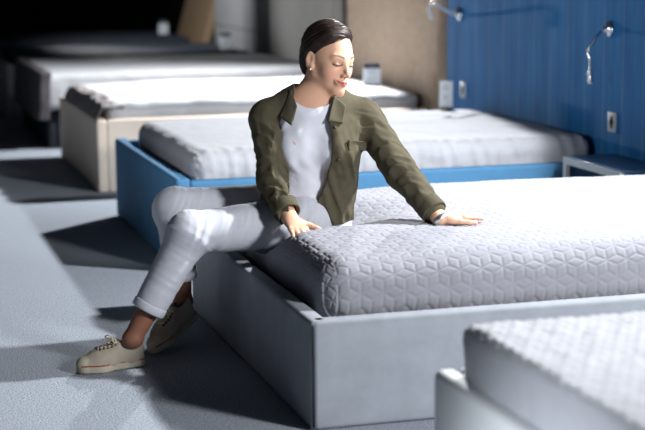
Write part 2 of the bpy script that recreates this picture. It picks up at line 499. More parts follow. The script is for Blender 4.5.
# ---- nightstand ----------------------------------------------------------
t = thing('nightstand', 'low blue-topped nightstand with a cream edge between the blue and grey beds', 'nightstand', (1.9, 1.80, 0))
nx0, nx1, ny0, ny1, nh = 1.90, 2.155, 1.80, 2.37, .45
obj('top_board', rbox((nx0 + .004, ny0, nh - .012), (nx1, ny1, nh), .003, 2), M['lacquer_blue'], t)
obj('front_frame', join(box((nx0, ny0, nh - .035), (nx0 + .02, ny1, nh - .004)), box((nx0, ny1 - .03, .06), (nx0 + .02, ny1, nh - .035)),
                        box((nx0, ny0, .06), (nx0 + .02, ny0 + .03, nh - .035)), box((nx0, ny0 + .03, .06), (nx0 + .02, ny1 - .03, .09))), M['cream_edge'], t, smooth=False)
for ya in (ny0, ny1 - .018):
    obj('side_panel', box((nx0 + .02, ya, .06), (nx1, ya + .018, nh - .012)), M['lacquer_blue'], t, smooth=False)
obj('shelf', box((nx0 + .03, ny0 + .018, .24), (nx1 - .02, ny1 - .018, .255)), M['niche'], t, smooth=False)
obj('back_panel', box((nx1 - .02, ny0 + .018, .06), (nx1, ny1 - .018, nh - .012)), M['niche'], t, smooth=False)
for (xa, ya) in ((nx0 + .01, ny0 + .01), (nx0 + .01, ny1 - .04), (nx1 - .04, ny0 + .01), (nx1 - .04, ny1 - .04)):
    obj('leg', box((xa, ya, 0), (xa + .03, ya + .03, .062)), M['black_plastic'], t, smooth=False)

# ---- reading lamps on the plank wall ---------------------------------------
def reading_lamp(label, y, z, path, head_dir, metal, rad):
    t = thing('reading_lamp', label, 'lamp', (HX, y, z))
    obj('wall_plate', lathe([(.001, .0), (.040, .0), (.040, -.008), (.034, -.014), (.014, -.02), (.012, -.034), (.001, -.036)], (HX, y, z), 0, 24), M['chrome'], t)
    obj('flexible_arm', tube(spline(path, 40), rad, 10), metal, t)
    e = np.array(path[-1], float); h = np.array(head_dir, float); h /= np.linalg.norm(h)
    obj('lamp_head', tube([e - h * .01, e, e + h * .03, e + h * .055, e + h * .058], [.006, .010, .012, .013, .009], 14), metal, t)
    obj('bulb_lens', tube([e + h * .054, e + h * .062], [.011, .008], 14), M['glass_lamp'], t)
    return t
reading_lamp('white reading lamp with a hooked arm on the left edge of the blue planks', 4.352, 1.028,
             [(2.13, 4.352, 1.028), (2.09, 4.325, 1.037), (2.02, 4.27, 1.066), (1.965, 4.235, 1.092), (1.935, 4.24, 1.088), (1.925, 4.235, 1.065)], (.25, -.3, -1.), M['white_metal'], .0095)
reading_lamp('chrome reading lamp with a thin drooping arm on the blue planks at right', 2.44, 1.025,
             [(2.13, 2.44, 1.025), (2.10, 2.41, 1.015), (2.06, 2.40, .978), (2.03, 2.40, .933), (2.035, 2.385, .885), (2.03, 2.375, .84)], (0, -.1, -1.), M['chrome'], .006)

def outlet(label, y, z):
    t = thing('wall_outlet', label, 'outlet', (HX, y, z))
    obj('cover_plate', rbox((HX - .008, y - .042, z - .047), (HX + .001, y + .042, z + .047), .003, 2), M['outlet'], t)
    obj('socket', join(lathe([(.001, -.0085), (.020, -.0085), (.020, -.0095), (.001, -.0095)], (HX, y, z), 0, 18), box((HX - .0095, y - .012, z - .03), (HX - .0085, y + .012, z + .03))), M['black_plastic'], t, smooth=False)
outlet('wall outlet near the left edge of the blue planks, beside a leaning white card', 4.285, .594)
outlet('wall outlet low on the blue planks below the chrome reading lamp', 2.389, .595)

def price_card(label, x, y, z, w=.115, h=.145, rot=-.28, header=True, tilt=.12, group=None):
    """card standing in a small acrylic foot, facing the aisle"""
    t = thing('price_card', label, 'sign', (x, y, z))
    def place(g):
        V, F = g; V = np.array(V, float)
        V[:, 1] += tilt * V[:, 2]
        c, s = math.cos(rot), math.sin(rot)
        X = V[:, 0] * c - V[:, 1] * s; Y = V[:, 0] * s + V[:, 1] * c
        return np.stack([X + x, Y + y, V[:, 2] + z], 1), F
    top = h if not header else h * .76
    obj('card', place(rbox((-w / 2, -.0035, .004), (w / 2, .0035, top), .003, 2)), M['paper'], t)
    if header: obj('header_band', place(rbox((-w * .42, -.004, top), (w * .46, .0045, h), .003, 2)), M['dark_print'], t)
    lines = [(.12, .30, .70), (.22, .2, .8), (.30, .3, .6), (.52, .2, .75), (.62, .25, .6)]
    gs = [box((-w / 2 + a * w, -.0045, top * (1 - v) - .003), (-w / 2 + b * w, -.0034, top * (1 - v))) for v, a, b in lines]
    if header: gs.append(box((-.012, -.0055, top + h * .06), (.014, -.0038, top + h * .13)))
    for g in gs: obj('printed_line', place(g), M['print'], t, smooth=False)
    obj('stand_foot', place(rbox((-w * .45, -.02, 0), (w * .45, .03, .006), .002, 2)), M['black_plastic'], t)
price_card('white price card with a dark header on the white mattress, right of the woman\'s face', 2.0, 5.50, .53)
price_card('small white price card before the bluish grey headboard', 2.0, 9.70, .528, w=.10, h=.15)
price_card('small white price card at the foot of the tan headboard', 2.0, 12.65, .528, w=.10, h=.15)
price_card('plain white card leaning at the left end of the blue planks', 1.93, 3.97, .524, w=.075, h=.15, header=False, tilt=.05, rot=-.5)

# ------------------------------------------------------------------ lights
def spot(name, loc, aim, energy, size=math.radians(110), blend=.6, radius=.07, col=(.97, .985, 1)):
    l = bpy.data.lights.new(name, 'SPOT'); l.energy = energy; l.spot_size = size; l.spot_blend = blend; l.shadow_soft_size = radius; l.color = col
    o = bpy.data.objects.new(name, l); COL.objects.link(o)
    o.location = loc
    dv = Vector(aim) - Vector(loc)
    o.rotation_euler = dv.to_track_quat('-Z', 'Y').to_euler()
    return o
def area(name, loc, aim, energy, sx, sy, col=(1, 1, 1)):
    l = bpy.data.lights.new(name, 'AREA'); l.energy = energy; l.shape = 'RECTANGLE'; l.size = sx; l.size_y = sy; l.color = col
    o = bpy.data.objects.new(name, l); COL.objects.link(o); o.location = loc
    dv = Vector(aim) - Vector(loc); o.rotation_euler = dv.to_track_quat('-Z', 'Y').to_euler()
    return o
spot('spot_light', (2.42, .66, 2.47), (-1.0, 1.6, 0.1), 920, math.radians(130), 1)
spot('spot_light', (2.42, 6.3, 2.45), (-.8, 4.2, 0.1), 1500, math.radians(150), 1)
spot('spot_light', (2.4, -3.0, 2.3), (1.2, -.7, .3), 900, math.radians(78), .8, .3)
spot('spot_light', (.2, 9.2, 2.4), (2.2, 11.2, .9), 330, math.radians(75), .8, .1)  # added spot to brighten the grey and tan headboards
spot('unseen_low_spot', (.1, 13.6, 1.02), (2.3, 4.9, .95), 1000, math.radians(21), .5, .14)  # unseen low spot grazing the headboards, no window modelled
spot('unseen_low_spot', (-1.9, -1.9, .95), (.06, -1.55, .08), 260, math.radians(36), 1, .15, (.9, .95, 1))  # added fill spot for the nearest bed's foot panel, no window modelled
spot('spot_light', (-3.0, .4, 1.3), (2.2, 3.4, 1.0), 300, math.radians(40), .9, .4)  # added fill spot facing the plank headboard

w = bpy.data.worlds.new('world'); SC.world = w; w.use_nodes = True
w.node_tree.nodes['Background'].inputs[0].default_value = (.55, .75, 1, 1)
w.node_tree.nodes['Background'].inputs[1].default_value = .016
# ------------------------------------------------ smooth implicit modelling
def smin(a, b, k):
    if k <= 0: return np.minimum(a, b)
    h = np.clip(.5 + .5 * (b - a) / k, 0, 1)
    return b + (a - b) * h - k * h * (1 - h)
def smax(a, b, k): return -smin(-a, -b, k)
def unit(v):
    v = np.array(v, float); return v / np.linalg.norm(v)
MARG = .07
class Sdf:
    def __init__(s): s.p = []
    def add(s, fn, lo, hi, k=.02, op='u'):
        s.p.append((fn, np.array(lo) - MARG, np.array(hi) + MARG, k, op)); return s
    def cone(s, a, b, ra, rb, k=.02, flat=None, axis=None, op='u'):
        a = np.array(a, float); b = np.array(b, float); ab = b - a; L2 = ab @ ab
        ax = None if axis is None else unit(axis)
        def fn(P):
            t = np.clip((P - a) @ ab / L2, 0, 1)
            w = P - a - t[:, None] * ab
            if ax is not None:
                q = w @ ax; w = w + (q * (1 / flat - 1))[:, None] * ax
            return (np.linalg.norm(w, axis=1) - (ra + (rb - ra) * t)) * (1 if ax is None else min(1, flat) ** .5)
        R = max(ra, rb) * (1 if ax is None else max(1, flat))
        return s.add(fn, np.minimum(a, b) - R, np.maximum(a, b) + R, k, op)
    def ell(s, c, r, k=.02, F=None, op='u'):
        c = np.array(c, float); r = np.array(r, float)
        def fn(P):
            q = P - c
            if F is not None: q = q @ F.T
            k0 = np.linalg.norm(q / r, axis=1); k1 = np.linalg.norm(q / r ** 2, axis=1)
            return k0 * (k0 - 1) / np.maximum(k1, 1e-9)
        R = r if F is None else np.full(3, r.max())
        return s.add(fn, c - R, c + R, k, op)
    def __call__(s, P):
        D = np.full(len(P), .5)
        for fn, lo, hi, k, op in s.p:
            m = np.all((P > lo) & (P < hi), axis=1)
            if not m.any(): continue
            d = fn(P[m])
            D[m] = smin(D[m], d, k) if op == 'u' else smax(D[m], -d, k)
        return D

def sdf_mesh(f, lo, hi, h, c=4, slack=1.35):
    lo = np.array(lo, float); hi = np.array(hi, float); H = c * h
    n = np.ceil((hi - lo) / H).astype(int)
    G = np.stack(np.meshgrid(*[np.arange(k) for k in n], indexing='ij'), -1).reshape(-1, 3)
    act = G[np.abs(f(lo + (G + .5) * H)) < H * slack]
    N = n * c + 2
    key = lambda I: (I[..., 0] * N[1] + I[..., 1]) * N[2] + I[..., 2]
    o = np.stack(np.meshgrid(*[np.arange(c + 1)] * 3, indexing='ij'), -1).reshape(-1, 3)
    pk = np.unique(key(act[:, None, :] * c + o[None]).ravel())
    I = np.stack([pk // (N[1] * N[2]), (pk // N[2]) % N[1], pk % N[2]], 1)
    val = np.concatenate([f(lo + I[i:i + 400000] * h) for i in range(0, len(I), 400000)])
    o2 = np.stack(np.meshgrid(*[np.arange(c)] * 3, indexing='ij'), -1).reshape(-1, 3)
    C = (act[:, None, :] * c + o2[None]).reshape(-1, 3)
    corners = np.array([(a, b, d) for a in (0, 1) for b in (0, 1) for d in (0, 1)])
    cv = np.stack([val[np.searchsorted(pk, key(C + q))] for q in corners], 1)
    mix = (cv < 0).any(1) & (cv >= 0).any(1)
    C = C[mix]; cv = cv[mix]
    ck = key(C); srt = np.argsort(ck); C = C[srt]; cv = cv[srt]; ck = ck[srt]
    acc = np.zeros((len(C), 3)); cnt = np.zeros(len(C))
    for i in range(8):
        for j in range(i + 1, 8):
            if np.abs(corners[i] - corners[j]).sum() != 1: continue
            a, b = cv[:, i], cv[:, j]; x = (a < 0) != (b < 0)
            t = np.where(x, a / np.where(np.abs(a - b) < 1e-12, 1, a - b), 0)
            acc += np.where(x[:, None], corners[i] + t[:, None] * (corners[j] - corners[i]), 0); cnt += x
    V = lo + (C + acc / cnt[:, None]) * h
    step = np.array([N[1] * N[2], N[2], 1])
    Fs = []
    for dd in range(3):
        e1, e2 = (dd + 1) % 3, (dd + 2) % 3
        b = cv[:, [4, 2, 1][dd]]
        x = (cv[:, 0] < 0) != (b < 0)
        k0 = ck[x]; ids = []; ok = np.ones(len(k0), bool)
        for s1, s2 in ((0, 0), (1, 0), (1, 1), (0, 1)):
            kk = k0 - s1 * step[e1] - s2 * step[e2]
            p = np.minimum(np.searchsorted(ck, kk), len(ck) - 1); ok &= ck[p] == kk; ids.append(p)
        q = np.stack(ids, 1)[ok]; flip = (cv[x, 0] >= 0)[ok]
        q[flip] = q[flip][:, ::-1]
        Fs.append(q)
    F = np.concatenate(Fs)
    # orientation: outward normals point to growing distance
    p = V[F]; nrm = np.cross(p[:, 2] - p[:, 0], p[:, 3] - p[:, 1]); cen = p.mean(1)
    s = np.arange(0, len(F), max(1, len(F) // 300)); nn = nrm[s] / (np.linalg.norm(nrm[s], axis=1, keepdims=True) + 1e-12)
    if (f(cen[s] + nn * h) - f(cen[s] - nn * h)).sum() < 0: F = F[:, ::-1]
    return keep_large(V, F, 60)

def keep_large(V, F, least):
    """drop crumbs: connected pieces of fewer than `least` vertices"""
    lab = np.arange(len(V))
    while True:
        m = lab[F].min(1); new = lab.copy()
        for k in range(4): np.minimum.at(new, F[:, k], m)
        new = new[new]
        if (new == lab).all(): break
        lab = new
    cnt = np.bincount(lab, minlength=len(V)); keep = cnt[lab] >= least
    F = F[keep[F[:, 0]]]
    idx = np.cumsum(keep) - 1
    return V[keep], idx[F]

def poly_sd(Q, poly):
    """signed distance of 2-D points to a polygon (negative inside)"""
    P = np.array(poly, float); n = len(P); d = np.full(len(Q), 1e9); ins = np.zeros(len(Q), bool)
    for i in range(n):
        a, b = P[i], P[(i + 1) % n]; e = b - a
        t = np.clip(((Q - a) @ e) / (e @ e), 0, 1)
        d = np.minimum(d, np.linalg.norm(Q - a - t[:, None] * e, axis=1))
        c = ((a[1] > Q[:, 1]) != (b[1] > Q[:, 1]))
        xx = a[0] + (Q[:, 1] - a[1]) / (b[1] - a[1] + 1e-12) * e[0]
        ins ^= c & (Q[:, 0] < xx)
    return np.where(ins, -d, d)
# ------------------------------------------------------------------ person
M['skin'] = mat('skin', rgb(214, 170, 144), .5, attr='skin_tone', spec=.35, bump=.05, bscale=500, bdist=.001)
M['skin'].node_tree.nodes['Principled BSDF'].inputs['Subsurface Weight'].default_value = .12
M['skin'].node_tree.nodes['Principled BSDF'].inputs['Subsurface Radius'].default_value = (.012, .004, .002)
M['hair'] = mat('dark_brown_hair', rgb(34, 25, 24), .5, col2=rgb(56, 41, 36), vscale=40, spec=.3, stretch=(1, 1, 1))
M['olive'] = mat('olive_green_cotton', rgb(82, 77, 62), .85, var=.10, vscale=40, bump=.2, bscale=600, spec=.15, bdist=.001)
M['tee'] = mat('white_cotton', rgb(216, 218, 228), .9, var=.02, vscale=20, bump=.1, bscale=600, spec=.1, bdist=.001)
M['denim'] = mat('pale_grey_denim', rgb(192, 195, 205), .9, var=.04, vscale=60, bump=.2, bscale=800, spec=.1, bdist=.001)
M['canvas'] = mat('cream_canvas', rgb(160, 151, 138), .85, var=.05, vscale=50, bump=.2, bscale=700, spec=.15, bdist=.001)
M['rubber'] = mat('cream_rubber', rgb(176, 167, 150), .55, spec=.3)
M['stripe'] = mat('brown_red_stripe', rgb(140, 78, 62), .6)
M['lace'] = mat('beige_lace', rgb(190, 176, 156), .8)
M['eyelet_dark'] = mat('dark_shoe_lining', rgb(60, 54, 50), .9)
M['silver'] = mat('silver', rgb(225, 228, 232), .4, metal=1.)
M['button'] = mat('dark_button', rgb(58, 54, 44), .4, spec=.4)

PERSON = thing('person', 'woman in olive green shirt jacket and pale jeans sitting on the light grey bed', 'person', (.27, 1.0, .41))

# joints (metres, world)
Lhip, Rhip = np.array((.25, .935, .465)), np.array((.265, 1.12, .485))
Lkn, Rkn = np.array((-.172, .88, .455)), np.array((-.18, 1.09, .505))
Lan, Ran = np.array((-.375, .885, .105)), np.array((-.146, 1.15, .165))
Rsh, Rel, Rwr = np.array((.135, .99, .825)), np.array((.128, .895, .615)), np.array((.148, .765, .507))
Lsh, Lel, Lwr = np.array((.462, .935, .822)), np.array((.553, .785, .642)), np.array((.628, .612, .503))
NB = np.array((.292, .975, .885))                   # base of the neck
CH, WA, PE = np.array((.297, .975, .735)), np.array((.288, 1.0, .60)), np.array((.275, 1.03, .485))
LD = unit((.975, -.20, 0)); FD = unit((-.20, -.975, 0))   # across the chest to her left, and forward
HC = np.array((.3465, .951, 1.037))
fh = unit((.432, -.902, 0)); pit = math.radians(7); rol = math.radians(6)
hf = math.cos(pit) * fh - math.sin(pit) * np.array((0, 0, 1.)); hl0 = np.array((-fh[1], fh[0], 0)); hu0 = np.cross(hf, hl0)
hl = math.cos(rol) * hl0 - math.sin(rol) * hu0; hu = math.cos(rol) * hu0 + math.sin(rol) * hl0
HF = np.stack([hl, hf, hu])                         # rows: left, forward, up
HS = 1.0
def hd(x, y, z): return HC + HS * (x * hl + y * hf + z * hu)

body = Sdf()
def head_into(S):
    E = lambda c, r, k, op='u': S.ell(hd(*c), np.array(r) * HS, k, HF, op)
    Cn = lambda a, b, ra, rb, k, op='u': S.cone(hd(*a), hd(*b), ra * HS, rb * HS, k, op=op)
    E((0, -.012, .018), (.073, .094, .088), .02)
    E((0, .024, -.030), (.061, .066, .080), .03)
    for s in (-1, 1):
        Cn((s * .048, .0, -.066), (s * .008, .064, -.106), .020, .016, .03)
        E((s * .037, .050, -.048), (.021, .022, .024), .025)
        Cn((s * .012, .082, .002), (s * .040, .069, .003), .008, .008, .016)
    E((0, .070, -.110), (.017, .015, .014), .02)
    for s in (-1, 1): E((s * .031, .094, -.019), (.014, .010, .009), .010, 's')
    for s in (-1, 1): E((s * .031, .0735, -.019), (.0145, .0125, .0105), .004)
    Cn((0, .084, -.006), (0, .106, -.050), .0065, .0080, .014)
    for s in (-1, 1): E((s * .0095, .096, -.055), (.0065, .009, .0065), .007)
    E((0, .083, -.080), (.026, .014, .014), .014)
    for s in (-1, 1):
        Cn((s * .026, .079, -.0755), (s * .004, .0955, -.0775), .0030, .0048, .005)
        Cn((s * .023, .080, -.0800), (0, .0935, -.0870), .0030, .0056, .005)
    for s in (-1, 1): Cn((s * .025, .085, -.0775), (s * .010, .099, -.0820), .0010, .0012, .004, 's')
    Cn((-.011, .1, -.0820), (.011, .1, -.0820), .0012, .0012, .003, 's')
    for s in (-1, 1):                               # ears
        Fe = np.stack([unit(hl * s * .85 + hf * .52), unit(hf * .85 - hl * s * .52), hu])
        S.ell(hd(s * .075, -.010, -.020), (.0075, .018, .031), .006, Fe)
        S.ell(hd(s * .083, -.006, -.016), (.006, .009, .017), .004, Fe, 's')
        S.ell(hd(s * .073, .000, -.045), (.006, .008, .010), .005, Fe)
head_into(body)
body.cone(hd(0, -.022, -.050), NB + FD * -.005, .049, .048, .03)
body.cone(NB + (0, 0, -.045), Rsh, .050, .045, .03); body.cone(NB + (0, 0, -.045), Lsh, .050, .045, .03)
for s in (-1, 1): body.cone(NB + FD * .042 + (0, 0, -.028) + LD * s * .012, (Rsh if s < 0 else Lsh) + FD * .03 + (0, 0, .02), .009, .008, .02)
body.cone(CH + (0, 0, .06), WA, .145, .118, .04, flat=.68, axis=FD)
body.cone(WA, PE, .118, .150, .04, flat=.78, axis=FD)
for s in (-1, 1): body.ell(CH + FD * .085 + LD * s * .068 + (0, 0, -.01), (.058, .05, .058), .03)
def arm(S, sh, el, wr, r, k=.02):
    S.cone(sh, el, r[0], r[1], .03); S.cone(el, wr, r[1], r[2], k)
arm(body, Rsh, Rel, Rwr, (.046, .038, .026)); arm(body, Lsh, Lel, Lwr, (.046, .038, .026))
for hp, kn, an in ((Lhip, Lkn, Lan), (Rhip, Rkn, Ran)):
    body.cone(PE, hp, .11, .085, .03); body.cone(hp, kn, .080, .055, .03)
    cf = kn * .66 + an * .34
    body.cone(kn, cf, .052, .047, .02); body.cone(cf, an, .047, .031, .02)
    body.ell(an + (0, 0, -.005), (.036, .036, .03), .015)

def hand_into(S, wr, fwd, thumb, curl, thumbdir=(.6, .8, -.15), spread=1.):
    f = unit(fwd); t = np.array(thumb, float); t = unit(t - f * (t @ f)); u = np.cross(f, t)
    if u[2] < 0: u = -u
    pt = lambda x, y, z: wr + f * x + t * y + u * z
    S.cone(wr, pt(.03, 0, 0), .025, .027, .015, flat=.72, axis=u)
    S.cone(pt(.025, .004, 0), pt(.080, .014, .001), .022, .021, .012, flat=.55, axis=u)
    S.cone(pt(.025, -.006, 0), pt(.076, -.014, .001), .021, .019, .012, flat=.55, axis=u)
    S.ell(pt(.035, .02, -.006), (.02, .02, .014), .012)
    for i, (y, L, r) in enumerate(((.027, .070, .0085), (.009, .078, .0088), (-.009, .072, .0084), (-.026, .056, .0074))):
        p = pt(.084 - abs(i - 1) * .004, y, .002); ang = 0.; side = (y * .9 * spread)
        S.ell(p + u * .003, (.0095, .0095, .008), .006)
        for j, (fr, c) in enumerate(zip((.46, .30, .24), curl)):
            ang += c
            dv = unit(f * math.cos(ang) - u * math.sin(ang) + t * side * 5 * .4)
            q = p + dv * L * fr
            S.cone(p, q, r * (1 - .09 * j), r * (1 - .09 * (j + 1)), .0025)
            p = q
    td = f * thumbdir[0] + t * thumbdir[1] + u * thumbdir[2]
    a = pt(.026, .022, -.004); b = a + unit(td) * .036; c = b + unit(td * .8 + f * .35) * .030; d2 = c + unit(td * .7 + f * .4) * .022
    S.cone(a, b, .0125, .0105, .010); S.cone(b, c, .0102, .0092, .003); S.cone(c, d2, .0092, .0072, .003)
hand_into(body, Rwr, (.10, -.92, -.36), (1, .1, 0), (.10, .32, .25), thumbdir=(.45, .9, -.1))
hand_into(body, Lwr + (0, 0, .003), (.98, .14, -.045), (.14, -1, 0), (.04, .06, .06), thumbdir=(.85, .5, -.12), spread=.3)

BV, BF = sdf_mesh(body, (-.47, .52, .04), (.90, 1.26, 1.18), .0027)
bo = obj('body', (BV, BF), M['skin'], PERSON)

def paint_skin(o, V):
    Q = (V - HC) @ HF.T / HS
    x, y, z = Q[:, 0], Q[:, 1], Q[:, 2]; ax = np.abs(x)
    col = np.tile(np.array(rgb(216, 170, 143)[:3]), (len(V), 1))
    def blend(c, w):
        nonlocal col
        w = np.clip(w, 0, 1)[:, None]; col = col * (1 - w) + np.array(rgb(*c)[:3]) * w
    front = (y > .045) & (z > -.14) & (z < .1)
    ck = np.exp(-((ax - .040) / .016) ** 2 - ((z + .052) / .018) ** 2) * front
    blend((222, 148, 124), ck * .4)
    zm = -.0822 + 9. * x * x
    up = zm + .0068 * np.sqrt(np.clip(1 - (ax / .0285) ** 2, 0, 1)) * (1 - .25 * np.exp(-(ax / .004) ** 2))
    lo_ = zm - .0095 * np.sqrt(np.clip(1 - (ax / .026) ** 2, 0, 1))
    lips = front * (ax < .0285) * np.clip((up - z) / .0018 + .5, 0, 1) * np.clip((z - lo_) / .0018 + .5, 0, 1)
    blend((192, 104, 92), lips * .9)
    blend((110, 48, 44), front * (ax < .0255) * np.exp(-((z - zm) / .0014) ** 2) * .85)
    zb = .0035 + .006 * np.sin(np.clip((ax - .012) / .040, 0, 1) * PI * .75)
    th = .0044 * np.clip(1.25 - (ax - .012) / .05, .45, 1)
    brow = front * np.clip((ax - .011) / .004, 0, 1) * np.clip((.052 - ax) / .006, 0, 1) * np.clip(1.3 - np.abs(z - zb) / th, 0, 1)
    blend((62, 42, 36), brow * .9)
    e = (ax - .031) / .015
    zl = -.0235 + .0035 * e * e
    lash = front * (np.abs(e) < 1.1) * np.exp(-((z - zl) / .0032) ** 2)
    blend((44, 30, 28), lash)
    lid = front * np.exp(-(e * 1.0) ** 2 - ((z + .015) / .006) ** 2)
    blend((186, 132, 112), lid * .5)
    blend((150, 100, 84), front * (np.abs(e) < 1.1) * np.exp(-((z - zl - .0105 + .003 * e * e) / .0016) ** 2) * .6)  # eyelid crease, its shading painted into the skin colour
    nost = front * np.exp(-((ax - .0065) / .0030) ** 2 - ((z + .0605) / .0022) ** 2) * (y > .09)
    blend((120, 66, 54), nost * .8)
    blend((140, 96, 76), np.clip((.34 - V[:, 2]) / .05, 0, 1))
    # warm fingertips and knuckles
    for w, c in ((Rwr, .5), (Lwr, .35)):
        dd = np.linalg.norm(V - w, axis=1)
        blend((224, 140, 116), np.clip((dd - .10) / .06, 0, 1) * (dd < .24) * (V[:, 2] < .56) * c)
    me = o.data
    a = me.attributes.new('skin_tone', 'FLOAT_COLOR', 'POINT')
    a.data.foreach_set('color', np.concatenate([col, np.ones((len(V), 1))], 1).astype(np.float32).ravel())
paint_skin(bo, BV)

# hair: short, side-swept, tucked behind the ear
hair = Sdf()
hair.ell(hd(0, -.016, .024), np.array((.083, .103, .099)) * HS, .02, HF)
hair.ell(hd(-.014, .040, .066), np.array((.056, .042, .034)) * HS, .03, HF)
hair.ell(hd(0, -.062, -.040), np.array((.062, .044, .062)) * HS, .03, HF)
def hair_f(P):
    d = hair(P)
    Q = (P - HC) @ HF.T / HS; x, y, z = Q[:, 0], Q[:, 1], Q[:, 2]
    line = np.where(x < .03, .022 + (z - .002) * .92, .036 + (z - .01) * .78) + .10 * np.clip(x + .03, -.02, .05) * (z > .03)
    line = line - .016 * np.clip((x + .03) / .05, 0, 1)
    front = y - line
    side = np.clip(-(z + .002) / .012, 0, 1)
    front = np.maximum(front, (y + .004) * side - .05 * (1 - side))
    front = np.where((z < .004) & (z > -.034) & (np.abs(x) > .05) & (y > -.0), np.minimum(front, np.maximum(y - .030 - .5 * z, .012 - y) + (.004 + z * 0)), front)
    c0 = (z - y * .85) + .25 * x
    front = front + .010 + .007 * vnoise(np.stack([c0 * 120, x * 20, y * 8], 1), 1., 14)
    cut = np.maximum(front, -(z + .088 + .35 * (y + .07)))
    d = d + .0095 * np.exp(np.minimum(cut, 0) / .016)
    d = smax(d, cut, .004)
    c = (z - y * .85) * 1.0 + .25 * x
    g = np.stack([c * 170, x * 14 + y * 10, z * 12], 1)
    return d + .0042 * np.abs(vnoise(g, 1., 3)) + .0050 * np.abs(vnoise(g * .45, 1., 9)) - .003
HV, HFc = sdf_mesh(hair_f, HC - .15, HC + .15, .0022)
obj('hair', (HV, HFc), M['hair'], PERSON)
ear = tube([hd(-.078, .001, -.049), hd(-.0795, .001, -.056)], .0035, 10)
obj('earring', ear, M['silver'], PERSON)

# tee
def folds(P, A, seed):
    g = P @ np.array(A).T
    return .75 - 1.7 * np.abs(vnoise(g, 1., seed)) + .5 * vnoise(g * 2.1, 1., seed + 7)
tee = Sdf()
tee.cone(CH + (0, 0, .055), WA, .158, .130, .04, flat=.70, axis=FD)
tee.cone(WA, PE + (0, 0, -.02), .130, .168, .05, flat=.80, axis=FD)
for s in (-1, 1): tee.ell(CH + FD * .085 + LD * s * .068 + (0, 0, -.012), (.064, .055, .066), .045)
tee.cone(NB + (0, 0, -.03), Rsh, .055, .05, .04); tee.cone(NB + (0, 0, -.03), Lsh, .055, .05, .04)
A1 = np.stack([LD * 17 + np.array((0, 0, 9.)), FD * 8, np.array((0, 0, 5.)) - LD * 3])
def tee_f(P):
    d = tee(P) - .0125 * np.clip((.80 - P[:, 2]) / .15, .15, 1) * folds(P, A1, 4) - .003 * vnoise(P, 30, 6)
    Q = P - (NB + FD * .030 + (0, 0, .035))
    neck = np.linalg.norm(np.stack([Q @ LD / .082, Q @ FD / .085, Q[:, 2] / .085], 1), axis=1)
    d = smax(d, (1 - neck) * .08, .004)
    return np.maximum(d, .425 - P[:, 2])
TV, TF = sdf_mesh(tee_f, (.05, .78, .41), (.55, 1.22, .95), .0036)
obj('t_shirt', (TV, TF), M['tee'], PERSON)

# jacket
jk = Sdf()
jk.cone(CH + (0, 0, .05), WA, .170, .145, .04, flat=.74, axis=FD)
jk.cone(WA, PE + (0, .0, 0), .145, .172, .05, flat=.86, axis=FD)
for s in (-1, 1): jk.ell(CH + FD * .088 + LD * s * .072 + (0, 0, -.012), (.070, .060, .085), .05)
jk.cone(NB + (0, 0, -.035) + FD * -.01, Rsh, .068, .060, .04); jk.cone(NB + (0, 0, -.035) + FD * -.01, Lsh, .068, .060, .04)
jk.cone(CH + LD * .10 + FD * .05 + (0, 0, .03), PE + LD * .115 + FD * .06 + (0, 0, .015), .060, .050, .04)
jk.cone(PE + LD * .10 + FD * .07 + (0, 0, .01), PE + LD * .02 + FD * .14 + (0, 0, -.01), .042, .028, .03)
JR = [(Rsh, .058), (Rel, .051), (Rwr + (Rel - Rwr) * .22, .043)]
JL = [(Lsh, .060), (Lel, .052), (Lwr + (Lel - Lwr) * .20, .041)]
for J in (JR, JL):
    jk.cone(J[0][0], J[1][0], J[0][1], J[1][1], .03); jk.cone(J[1][0], J[2][0], J[1][1], J[2][1], .02)
SD = np.array((.959, -.284, 0.))                     # sideways as one faces her
OPEN = [(-0.046, 1.02), (-0.0600, 0.9018), (-0.1033, 0.8282), (-0.1277, 0.7609), (-0.1386, 0.6998), (-0.1227, 0.6234), (-0.0898, 0.5352), (-0.0707, 0.4121), (-0.0329, 0.4098), (-0.0152, 0.4718), (0.0129, 0.5296), (0.0445, 0.5976), (0.0658, 0.6835), (0.0698, 0.7698), (0.0565, 0.8288), (0.078, 0.897), (0.09, 1.02)]
def limbfold(P, a, b, seed):
    ax = unit(b - a); t = (P - a) @ ax; L = np.linalg.norm(b - a)
    w = P - a - t[:, None] * ax; rr = np.linalg.norm(w, axis=1)
    m = np.clip((t + .03) / .05, 0, 1) * np.clip((L + .04 - t) / .05, 0, 1) * np.clip((.085 - rr) / .02, 0, 1)
    e1 = unit(np.cross(ax, (0.3, .2, 1.))); e2 = np.cross(ax, e1)
    g = np.stack([t * 26 + (w @ e1) * 24 + (w @ e2) * 8, (w @ e1) * 16, (w @ e2) * 16], 1)
    n = vnoise(g, 1., seed); n2 = vnoise(g * 1.7, 1., seed + 1)
    return m * ((1 - 2.2 * np.abs(n)) * .8 + (.6 - 1.6 * np.abs(n2)) * .6)
A2 = np.stack([LD * 22 + np.array((0, 0, 7.)), FD * 9, np.array((0, 0, 6.)) - LD * 4])
